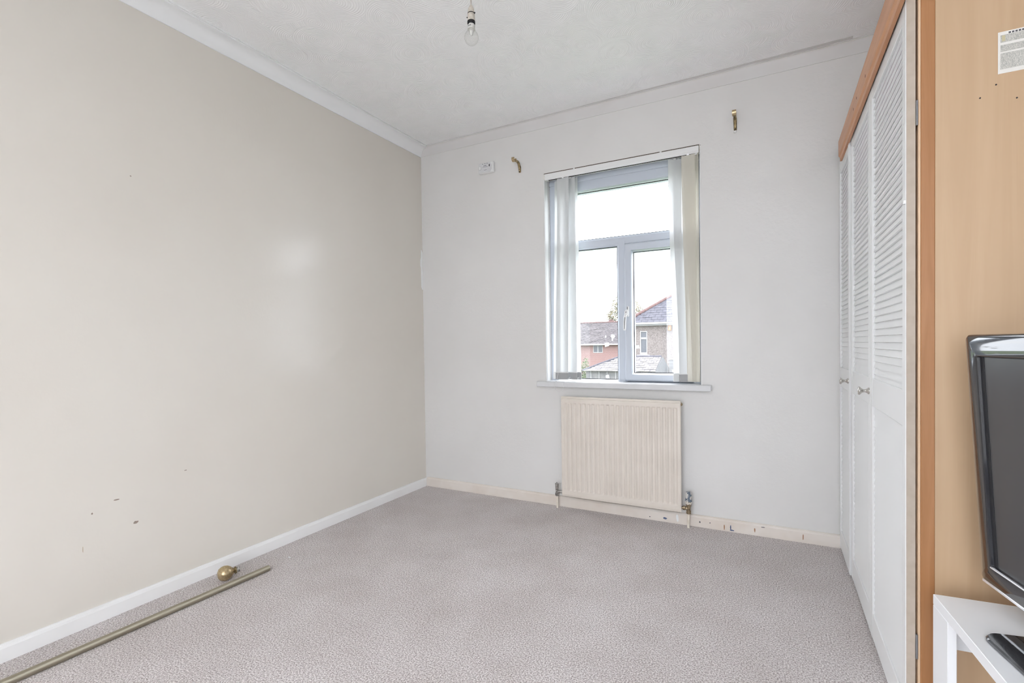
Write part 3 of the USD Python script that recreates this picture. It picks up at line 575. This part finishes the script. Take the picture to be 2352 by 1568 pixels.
for (y, z) in ((-0.92, 1.985), (-0.72, 1.996), (-0.63, 1.99)):
    obj('knot', blob((2.6499, y, z), 0.006, 0.006, 'x', n=9, th=-0.0009, seed=int(-y * 100)), 'knot', N)
for z in (0.262, 1.654):
    obj('hinge', join(cbox(2.6905, 2.6960, YE - 0.001, YE + 0.004, z - 0.032, z + 0.032, 0.0008), tube([(2.6932, YE - 0.002, z - 0.032), (2.6932, YE - 0.002, z), (2.6932, YE - 0.002, z + 0.032)], 0.0024, 8)), 'steel', N)
PITCH_S, SLAT_L, SLAT_T, TILT = 0.0224, 0.031, 0.0064, math.radians(17)
def slat(y0, y1, z, dx):
    d = np.array([math.sin(TILT), math.cos(TILT)]); n = np.array([d[1], -d[0]])
    p0 = np.array([DX0 + 0.0046 + dx, z]); q = [p0, p0 + d * SLAT_L, p0 + d * SLAT_L + n * SLAT_T * 0.9, p0 + n * SLAT_T * 0.9]
    m = box(0, 1, 0, 1, 0, 1); V = np.array([(a[0], y, a[1]) for y in (y0, y1) for a in q])
    F = [[0, 1, 2], [0, 2, 3], [4, 6, 5], [4, 7, 6]] + [g for i in range(4) for g in ([i, i + 4, (i + 1) % 4 + 4], [i, (i + 1) % 4 + 4, (i + 1) % 4])]
    m = trimesh.Trimesh(V, F, process=False)
    if m.volume < 0: m.invert()
    return m
def louvre_door(y0, y1, s0, s1, knob_y, dx=0.0, label=None):
    """y1 is the far side. Stiles, three rails and two banks of slats; the frame is one mesh per member."""
    a, b = DX0 + dx, DX1 + dx
    D = obj('door', cbox(a, b, y1 - s1, y1 - 0.001, 0.010, 1.972, 0.002), 'wardrobe_white', N, label=label)      # the far stile carries the leaf
    obj('stile', cbox(a, b, y0 + 0.001, y0 + s0, 0.010, 1.972, 0.002), 'wardrobe_white', D)
    for z0, z1 in ((0.010, 0.100), (0.836, 0.934), (1.908, 1.972)):
        obj('rail', cbox(a + 0.001, b - 0.001, y0 + s0 - 0.001, y1 - s1 + 0.001, z0, z1, 0.002), 'wardrobe_white', D)
    for z0, z1 in ((0.100, 0.836), (0.934, 1.908)):
        z = z0 - 0.006
        while z < z1 - 0.010:
            obj('slat', slat(y0 + s0 - 0.0015, y1 - s1 + 0.0015, z, dx), 'wardrobe_white', D); z += PITCH_S
    if knob_y is not None:
        obj('knob', lathe([(0, 0), (0.012, 0), (0.0125, 0.003), (0.009, 0.006), (0.0055, 0.011), (0.0055, 0.016), (0.008, 0.022), (0.0145, 0.028), (0.0152, 0.031), (0.013, 0.034), (0.006, 0.0355), (0, 0.036)], 28, (-1, 0, 0), (a, knob_y, 0.885)), 'chrome', D, smooth=70, label='dull chrome flared knob')
    return D
louvre_door(-0.372, -0.006, 0.040, 0.034, -0.345, -0.006, label='far louvred leaf')
louvre_door(-0.864, -0.380, 0.040, 0.040, -0.846, 0.0, label='middle louvred leaf')
D3 = louvre_door(YE - 0.0005, -0.867, 0.040, 0.038, None, 0.0, label='near louvred leaf')
obj('beige_edge', box(DX0 + 0.0015, DX1 - 0.001, YE - 0.0014, YE + 0.0004, 0.012, 1.970), 'door_edge', D3, label='beige edge of the leaf')  # beige strip over the near edge of the white leaf
obj('plastic_stop', cbox(DX0 - 0.0045, DX0 + 0.002, YE + 0.001, YE + 0.009, 1.424, 1.434, 0.001), 'clip_clear', D3)

# sticker and screw holes on the end panel (they belong to the panel)
PY_ = YE + 0.001
obj('label_sticker', box(2.849, 2.985, PY_ - 0.0004, PY_, 1.712, 1.812), 'paper', N, label='torn off-white printed sticker')
for z0, z1 in ((1.786, 1.804), (1.764, 1.780), (1.722, 1.760)):
    obj('sticker_print', box(2.8535, 2.980, PY_ - 0.0007, PY_ - 0.0004, z0, z1), 'paper_grey', N)
obj('sticker_print', box(2.856, 2.862, PY_ - 0.0009, PY_ - 0.0006, 1.789, 1.803), 'paper_yellow', N)
obj('sticker_print', join(*[box(2.868 + 0.006 * k, 2.872 + 0.006 * k, PY_ - 0.0009, PY_ - 0.0006, 1.805, 1.809) for k in range(14)]), 'print_grey', N)
for x, z in ((2.8164, 1.6626), (2.8458, 1.6879), (2.8832, 1.6473)):
    obj('screw_hole', lathe([(0, 0), (0.0018, 0), (0.0018, 0.0008), (0, 0.0008)], 10, (0, -1, 0), (x, PY_, z)), 'dark', N)

# ------------------------------------------------------------------ white table and television
Q = thing('side_table', 'white flat-pack table against the wardrobe end panel', 'table', (2.98, -1.85, 0))
RT = math.radians(4.5); c0 = np.array([2.704, -1.499])
def rot(m):
    m.apply_transform(trimesh.transformations.rotation_matrix(RT, (0, 0, 1), (c0[0], c0[1], 0))); return m
TW, TD, ZT = 0.50, 0.90, 0.450
obj('table_top', rot(cbox(c0[0], c0[0] + TW, c0[1] - TD, c0[1], ZT - 0.025, ZT, 0.0012)), 'table_white', Q)
for dx in (0.0, TW - 0.017):
    for dy in (-0.086, -TD):
        obj('leg', rot(cbox(c0[0] + dx, c0[0] + dx + 0.017, c0[1] + dy, c0[1] + dy + 0.086, 0.0, ZT - 0.0252, 0.0012)), 'table_white', Q)
obj('rear_apron', rot(cbox(c0[0] + 0.0175, c0[0] + TW - 0.0175, c0[1] - 0.020, c0[1] - 0.003, ZT - 0.118, ZT - 0.0252, 0.001)), 'table_white', Q)

TVd = np.array([0.19, -0.982, 0.0]); TVd /= np.linalg.norm(TVd)             # from the far edge towards the near edge
TVo = np.array([2.792, -1.495, 0.505])
lean = np.array([-0.034, 0.0, 0.575]); tu = lean - TVd * (lean @ TVd); tu /= np.linalg.norm(tu)
tn = np.cross(tu, TVd); tn /= np.linalg.norm(tn)
if tn[0] > 0: tn = -tn                                                       # screen looks to the left
TVW, TVH = 0.93, 0.575
V_ = thing('television', 'black flat-screen television standing on the white table', 'television', tuple(TVo + TVd * TVW / 2))
def place(m):
    """Local frame (along, up, out of the screen) to the world."""
    v = m.vertices.copy(); m.vertices = TVo + v[:, :1] * TVd + v[:, 1:2] * tu + v[:, 2:3] * tn
    if m.volume < 0: m.invert()
    return m
def rrect(x0, x1, y0, y1, rad, n=6):
    P_ = []
    for cx, cy, a0 in ((x1 - rad, y1 - rad, 0), (x0 + rad, y1 - rad, 90), (x0 + rad, y0 + rad, 180), (x1 - rad, y0 + rad, 270)):
        P_ += [(cx + rad * math.cos(math.radians(a0 + 90 * k / n)), cy + rad * math.sin(math.radians(a0 + 90 * k / n))) for k in range(n + 1)]
    return P_
def shell(rects):
    """A hull-free skin through stacked rounded rectangles [(inset, depth, radius)], closed at the back."""
    rows = [np.array([(x, y, d) for x, y in rrect(i, TVW - i, i, TVH - i, max(rr, 0.0005))]) for i, d, rr in rects]
    n = len(rows[0]); V = np.vstack(rows); F = []
    for k in range(len(rows) - 1):
        for j in range(n):
            a, b = k * n + j, k * n + (j + 1) % n; F += [[a, b, b + n], [a, b + n, a + n]]
    return trimesh.Trimesh(V, F, process=False)
obj('bezel', place(shell([(0.030, -0.045, 0.01), (0.002, -0.030, 0.012), (0.0, -0.012, 0.012), (0.0015, -0.004, 0.012), (0.006, 0.000, 0.010), (0.024, 0.004, 0.008), (0.047, 0.004, 0.004), (0.0495, 0.002, 0.003), (0.051, -0.006, 0.002)])), 'tv_gloss', V_, smooth=35)
obj('screen', place(box(0.0505, TVW - 0.0505, 0.0505, TVH - 0.0505, -0.0075, -0.0045)), 'tv_screen', V_)
sg = mani(box(0.0495, TVW - 0.0495, 0.0495, TVH - 0.0495, -0.0055, -0.0035)) - mani(box(0.062, TVW - 0.062, 0.0505, TVH - 0.0525, -0.02, 0.02))
obj('screen_border', place(tmesh(sg)), 'dark', V_)
obj('trim_glint', place(cbox(0.050, TVW - 0.050, 0.0455, 0.0490, 0.0035, 0.0052, 0.0006)), 'tv_silver_glint', V_)  # bright strip paints the light caught on the bezel trim edge
obj('lower_lip', place(cbox(0.006, TVW - 0.006, -0.003, 0.0035, -0.022, -0.0005, 0.001)), 'tv_silver_glint', V_, label='silver lip under the frame')
obj('back_shell', place(cbox(0.06, TVW - 0.06, 0.05, TVH - 0.06, -0.085, -0.040, 0.012)), 'tv_matt', V_)
mid = TVo + TVd * (TVW / 2)
obj('stand_neck', cbox(mid[0] + 0.004, mid[0] + 0.040, mid[1] - 0.06, mid[1] + 0.06, ZT + 0.010, 0.60, 0.004), 'tv_gloss', V_)
fl, fw = 0.305, 0.115
foot = Polygon([(p[0], p[1]) for p in rrect(-fl, fl, -fw, fw, 0.03)])
fm = trimesh.creation.extrude_polygon(foot, 0.010, engine='earcut')
fm2 = hull([(a * s, b * s2, z) for (a, b) in rrect(-fl, fl, -fw, fw, 0.03) for s, s2, z in ((0.995, 0.985, 0.0), (1, 1, 0.002), (1, 1, 0.007), (0.993, 0.98, 0.010))])
fd = np.array([TVd[0], TVd[1]]); fn = np.array([-fd[1], fd[0]])
fm2.vertices = np.stack([mid[0] + 0.03 + fm2.vertices[:, 0] * fd[0] + fm2.vertices[:, 1] * fn[0], mid[1] + fm2.vertices[:, 0] * fd[1] + fm2.vertices[:, 1] * fn[1], ZT + 0.0004 + fm2.vertices[:, 2]], 1)
obj('stand_base', fm2, 'tv_gloss', V_, smooth=30)

# ------------------------------------------------------------------ outside, seen through the window
GZ = -2.7
struct('ground', box(-60, 40, 0.6, 90, GZ - 0.2, GZ), 'grass')
struct('bounce_ground', box(-60, 40, -90, YF - 0.5, GZ - 0.2, GZ), 'bounce_paving')  # added pale ground behind the camera, unseen, bounces light to the ceiling
def slope_courses(e0, e1, up, rows, th=0.025):
    """Roof slope from an eave segment e0-e1 rising by the vector up: overlapping courses, each its own step. e0/e1 may be trimmed by the caller's clip."""
    ms = []; e0, e1, up = map(np.asarray, (e0, e1, up)); n = np.cross(e1 - e0, up); n = n / np.linalg.norm(n); n = n if n[2] > 0 else -n
    for k in range(rows):
        a, b = k / rows, (k + 1.12) / rows
        lo0, lo1, hi0, hi1 = e0 + up * a, e1 + up * a, e0 + up * b, e1 + up * b
        ms.append(hull([lo0 + n * th, lo1 + n * th, lo0 + n * th * 0.2, lo1 + n * th * 0.2, hi0, hi1, hi0 - n * 0.01, hi1 - n * 0.01]))
    return ms
def tile_roof(name, e0, e1, up, rows, cols, mat, parent, clip=None, gap=0.012, jitter=0.006, stuff=True):
    """Every slate its own little slab, half-lapped course by course, joined into one mesh."""
    e0, e1, up = map(lambda q: np.asarray(q, float), (e0, e1, up)); w = (e1 - e0); n = np.cross(w, up); n /= np.linalg.norm(n); n = n if n[2] > 0 else -n
    V, F = [], []
    for i in range(rows):
        for j in range(-1, cols + 1):
            s0 = (j + (0.5 if i % 2 else 0)) / cols; s1 = s0 + 1 / cols
            s0, s1 = max(s0, 0), min(s1, 1)
            if s1 - s0 < 0.2 / cols: continue
            mid_ = e0 + w * (s0 + s1) / 2 + up * (i + 0.5) / rows
            if clip and not clip(mid_): continue
            g = gap / np.linalg.norm(w) / 2; l = nrg.normal(0, jitter)
            q = [e0 + w * (s0 + g) + up * (i / rows) + n * (0.028 + l), e0 + w * (s1 - g) + up * (i / rows) + n * (0.028 + l),
                 e0 + w * (s1 - g) + up * ((i + 1.15) / rows) + n * 0.010, e0 + w * (s0 + g) + up * ((i + 1.15) / rows) + n * 0.010,
                 e0 + w * (s0 + g) + up * (i / rows), e0 + w * (s1 - g) + up * (i / rows)]
            o = len(V); V += q; F += [[o, o + 1, o + 2], [o, o + 2, o + 3], [o + 4, o + 5, o + 1], [o + 4, o + 1, o], [o + 4, o, o + 3], [o + 5, o + 2, o + 1]]
    return obj(name, trimesh.Trimesh(V, F, process=False), mat, parent, kind='stuff')

# the pebbledashed house with a hipped roof
hx0, hx1, hy, hz = -6.54, 3.0, 30.0, 2.42
Hs = thing('house', 'pebbledashed house with a hipped slate roof seen through the right-hand pane', 'house', ((hx0 + hx1) / 2, hy + 4, GZ))
wall = mani(box(hx0 + 0.25, hx1, hy + 0.25, hy + 9, GZ, hz)) - mani(box(-5.495, -5.02, hy, hy + 0.40, 0.30, 1.86))
obj('wall', tmesh(wall), 'pebbledash', Hs)
apx = 4.5
obj('roof_deck', hull([(hx0, hy, hz), (hx1, hy, hz), (hx1, hy + 9.25, hz), (hx0, hy + 9.25, hz), (hx0 + 4.6, hy + 4.6, hz + 3.2), (hx1, hy + 4.6, hz + 3.2)]), 'slate', Hs)
tile_roof('slates', (hx0, hy - 0.02, hz), (hx1, hy - 0.02, hz), (0, 4.6, 3.22), 19, 24, 'slate', Hs, clip=lambda p: (p[0] - hx0) > (p[1] - hy) + 0.05)
hipd = np.array([4.6, 4.6, 3.22])
obj('hip_tiles', join(*[tube([np.array([hx0, hy, hz + 0.04]) + hipd * (k / 16), np.array([hx0, hy, hz + 0.05]) + hipd * ((k + 1.05) / 16)], [0.12, 0.10], 8) for k in range(16)]), 'ridge_red', Hs)
obj('gutter', join(box(hx0 - 0.05, hx1, hy - 0.13, hy + 0.02, hz - 0.12, hz + 0.0), box(hx0 + 0.2, hx1, hy + 0.02, hy + 0.25, hz - 0.22, hz - 0.02)), 'upvc_far', Hs)
Wd = obj('window_frame', frame_ring(-5.495, -5.02, 0.30, 1.86, (0.07, 0.07, 0.14, 0.07), hy + 0.24, hy + 0.34), 'upvc_far', Hs)
obj('window_bar', box(-5.43, -5.09, hy + 0.245, hy + 0.335, 1.32, 1.44), 'upvc_far', Hs)
obj('window_pane', box(-5.43, -5.09, hy + 0.30, hy + 0.31, 0.40, 1.80), 'far_glass', Hs)
obj('window_ledge', box(-5.68, -4.85, hy + 0.10, hy + 0.27, 0.20, 0.29), 'upvc_far', Hs)
obj('alarm_box', cbox(-3.665, -3.45, hy + 0.10, hy + 0.249, 1.84, 2.20, 0.03), 'alarm_orange', Hs, label='orange burglar alarm box')
obj('alarm_badge', box(-3.60, -3.515, hy + 0.092, hy + 0.102, 1.94, 2.06), 'alarm_pale', Hs)

# low hipped outbuilding in front of it
oy, oz, orz = 19.5, -0.24, 0.38
Ob = thing('outbuilding', 'low outbuilding with a pale slate roof in front of the house', 'outbuilding', (-4.0, 21.0, GZ))
ox0, ox1 = -5.75, -2.30
obj('wall', box(ox0 + 0.15, ox1 - 0.15, oy + 0.15, oy + 3.2, GZ, oz), 'fence_grey', Ob)
obj('roof_deck', hull([(ox0, oy, oz), (ox1, oy, oz), (ox1, oy + 3.4, oz), (ox0, oy + 3.4, oz), (ox0 + 1.45, oy + 1.5, orz), (ox1 - 0.02, oy + 1.5, orz), (ox1 - 0.02, oy + 1.9, orz)]), 'slate_pale', Ob)
tile_roof('slates', (ox0, oy - 0.01, oz), (ox1, oy - 0.01, oz), (0, 1.5, orz - oz + 0.01), 8, 14, 'slate_pale', Ob, clip=lambda p: (p[0] - ox0) > (p[1] - oy) * 0.97)
obj('gable', prism([(oy + 0.05, oz), (oy + 1.5, orz - 0.03), (oy + 1.9, orz - 0.03), (oy + 3.3, oz), (oy + 3.2, GZ), (oy + 0.15, GZ)], ox1 - 0.14, ox1 + 0.01, 'yz'), 'render_pale', Ob, label='pale gable end')
obj('ridge_cap', tube([(ox0 + 1.40, oy + 1.52, orz + 0.02), ((ox0 + ox1) / 2, oy + 1.52, orz + 0.03), (ox1 - 0.01, oy + 1.52, orz + 0.03)], 0.055, 8), 'slate', Ob)
obj('hip_cap', tube([(ox0, oy, oz + 0.02), (ox0 + 0.7, oy + 0.75, (oz + orz) / 2 + 0.03), (ox0 + 1.42, oy + 1.5, orz + 0.03)], 0.045, 8), 'slate', Ob)
tmp = [tube([(ox0 + 0.4 * k, oy + 0.14, GZ), (ox0 + 0.4 * k, oy + 0.14, oz)], 0.02, 5) for k in range(1, 8)]
obj('wall_batten', join(*tmp), 'upvc_far', Ob)
Gw = thing('garden_wall', 'pale rendered garden wall beside the low outbuilding roof', 'wall', (-1.0, 23, GZ))
obj('wall', box(-2.25, 1.2, 22.6, 22.85, GZ, 0.20), 'render_pale', Gw)
obj('coping', cbox(-2.28, 1.25, 22.55, 22.9, 0.20, 0.27, 0.01), 'upvc_far', Gw)

# the brick bungalow far on the left
lx0, lx1, ly, lz, lr = -23.0, -11.0, 55.0, 0.97, 3.75
Lh = thing('bungalow', 'red brick house with long brown tiled roof seen through the left-hand pane', 'house', ((lx0 + lx1) / 2, ly + 4, GZ))
wl = mani(box(lx0, lx1, ly, ly + 8, GZ, lz)) - mani(box(-17.05, -15.85, ly - 0.2, ly + 0.15, -0.07, 0.90))
obj('wall', tmesh(wl), 'brick_red', Lh)
obj('roof_deck', hull([(lx0 - 0.3, ly - 0.4, lz), (lx1 + 0.3, ly - 0.4, lz), (lx1 + 0.3, ly + 8.4, lz), (lx0 - 0.3, ly + 8.4, lz), (lx0 - 0.3, ly + 4, lr), (lx1 + 0.3, ly + 4, lr)]), 'tile_brown', Lh)
tile_roof('roof_tiles', (lx0 - 0.3, ly - 0.42, lz + 0.02), (lx1 + 0.3, ly - 0.42, lz + 0.02), (0, 4.4, lr - lz), 15, 30, 'tile_brown', Lh, jitter=0.012, gap=0.03)
obj('ridge_tiles', tube([(lx0 - 0.3, ly + 4, lr + 0.03), ((lx0 + lx1) / 2, ly + 4, lr + 0.04), (lx1 + 0.3, ly + 4, lr + 0.03)], 0.10, 8), 'ridge_red', Lh)
obj('gutter', box(lx0 - 0.3, lx1 + 0.3, ly - 0.55, ly - 0.40, lz - 0.10, lz + 0.06), 'upvc_far', Lh)
obj('window_frame', frame_ring(-17.05, -15.85, -0.07, 0.90, (0.09, 0.09, 0.09, 0.09), ly - 0.02, ly + 0.08), 'upvc_far', Lh)
obj('window_bar', box(-16.51, -16.39, ly - 0.015, ly + 0.075, 0.0, 0.82), 'upvc_far', Lh)
for x0, x1 in ((-16.98, -16.51), (-16.39, -15.92)):
    obj('window_pane', box(x0, x1, ly + 0.03, ly + 0.04, 0.0, 0.83), 'far_glass', Lh)
obj('chimney', join(box(-16.45, -15.85, ly + 4.4, ly + 5.0, lr - 0.4, lr + 0.28), box(-16.40, -16.18, ly + 4.6, ly + 4.8, lr + 0.28, lr + 0.42), box(-16.10, -15.9, ly + 4.6, ly + 4.8, lr + 0.28, lr + 0.42)), 'ridge_red', Lh)

# tree behind the houses and the shrub at the left
def leaves(cs, rs, n, size, seed):
    g = np.random.default_rng(seed); V, F = [], []
    for c, rad, m in zip(cs, rs, n):
        for _ in range(m):
            d = g.normal(size=3); d /= np.linalg.norm(d); p = np.array(c) + d * np.array(rad) * (g.random() ** 0.45)
            a, b = g.normal(size=3), g.normal(size=3); a *= size / np.linalg.norm(a); b -= a * (a @ b) / (a @ a); b *= 0.55 * size / np.linalg.norm(b)
            o = len(V); V += [p - a, p - 0.2 * a + b, p + a, p - 0.2 * a - b]; F += [[o, o + 1, o + 2], [o, o + 2, o + 3]]
    return trimesh.Trimesh(V, F, process=False)
Tr = thing('tree', 'thin leafy tree rising behind the roofs between the two houses', 'tree', (-13.0, 64, GZ))
tc = [(-17.2, 64, 4.5), (-16.8, 64, 6.0), (-16.0, 64, 7.0), (-15.0, 64, 6.7), (-14.1, 64, 5.6), (-15.6, 64, 5.0), (-13.6, 64.2, 5.2), (-17.6, 64, 4.9), (-15.2, 64, 7.8)]
obj('foliage', leaves(tc, [(0.8, 0.8, 1.2), (0.8, 0.8, 1.2), (0.8, 0.8, 1.2), (0.9, 0.8, 1.2), (0.8, 0.7, 1.2), (1.3, 0.8, 1.5), (0.6, 0.5, 0.9), (0.5, 0.5, 0.7), (0.5, 0.5, 0.6)], [330, 260, 240, 240, 240, 480, 130, 90, 80], 0.12, 3), 'leaf', Tr, kind='stuff')
obj('trunk', join(tube([(-15.6, 64, GZ), (-15.6, 64, 1.5), (-15.5, 64, 5.5)], [0.22, 0.18, 0.05], 8), *[tube([(-15.6, 64, 2.0 + 0.3 * k), ((-15.6 + c[0]) / 2, 64, (c[2] + 2.4) / 2 + 0.3), c], [0.09, 0.06, 0.02], 6) for k, c in enumerate(tc)]), 'bark', Tr)
Bu = thing('shrub', 'tall pale green shrub at the lower left of the window view', 'shrub', (-7.6, 24.0, GZ))
bc = [(-8.1, 24.2, -0.2), (-7.6, 24.0, -0.9), (-8.4, 24.2, -1.0), (-7.3, 24.0, -1.6), (-8.9, 24.2, -0.5), (-7.15, 24.0, -0.35)]
obj('foliage', leaves(bc, [(0.6, 0.5, 0.7), (0.6, 0.5, 0.8), (0.8, 0.5, 1.0), (0.5, 0.5, 0.9), (0.7, 0.5, 0.9), (0.22, 0.3, 0.7)], [900, 800, 900, 700, 800, 260], 0.055, 5), 'hedge', Bu, kind='stuff')
obj('stem', tube([(-7.9, 24.2, GZ), (-7.95, 24.2, -1.5), (-8.0, 24.2, -0.4)], [0.07, 0.05, 0.02], 7), 'bark', Bu)
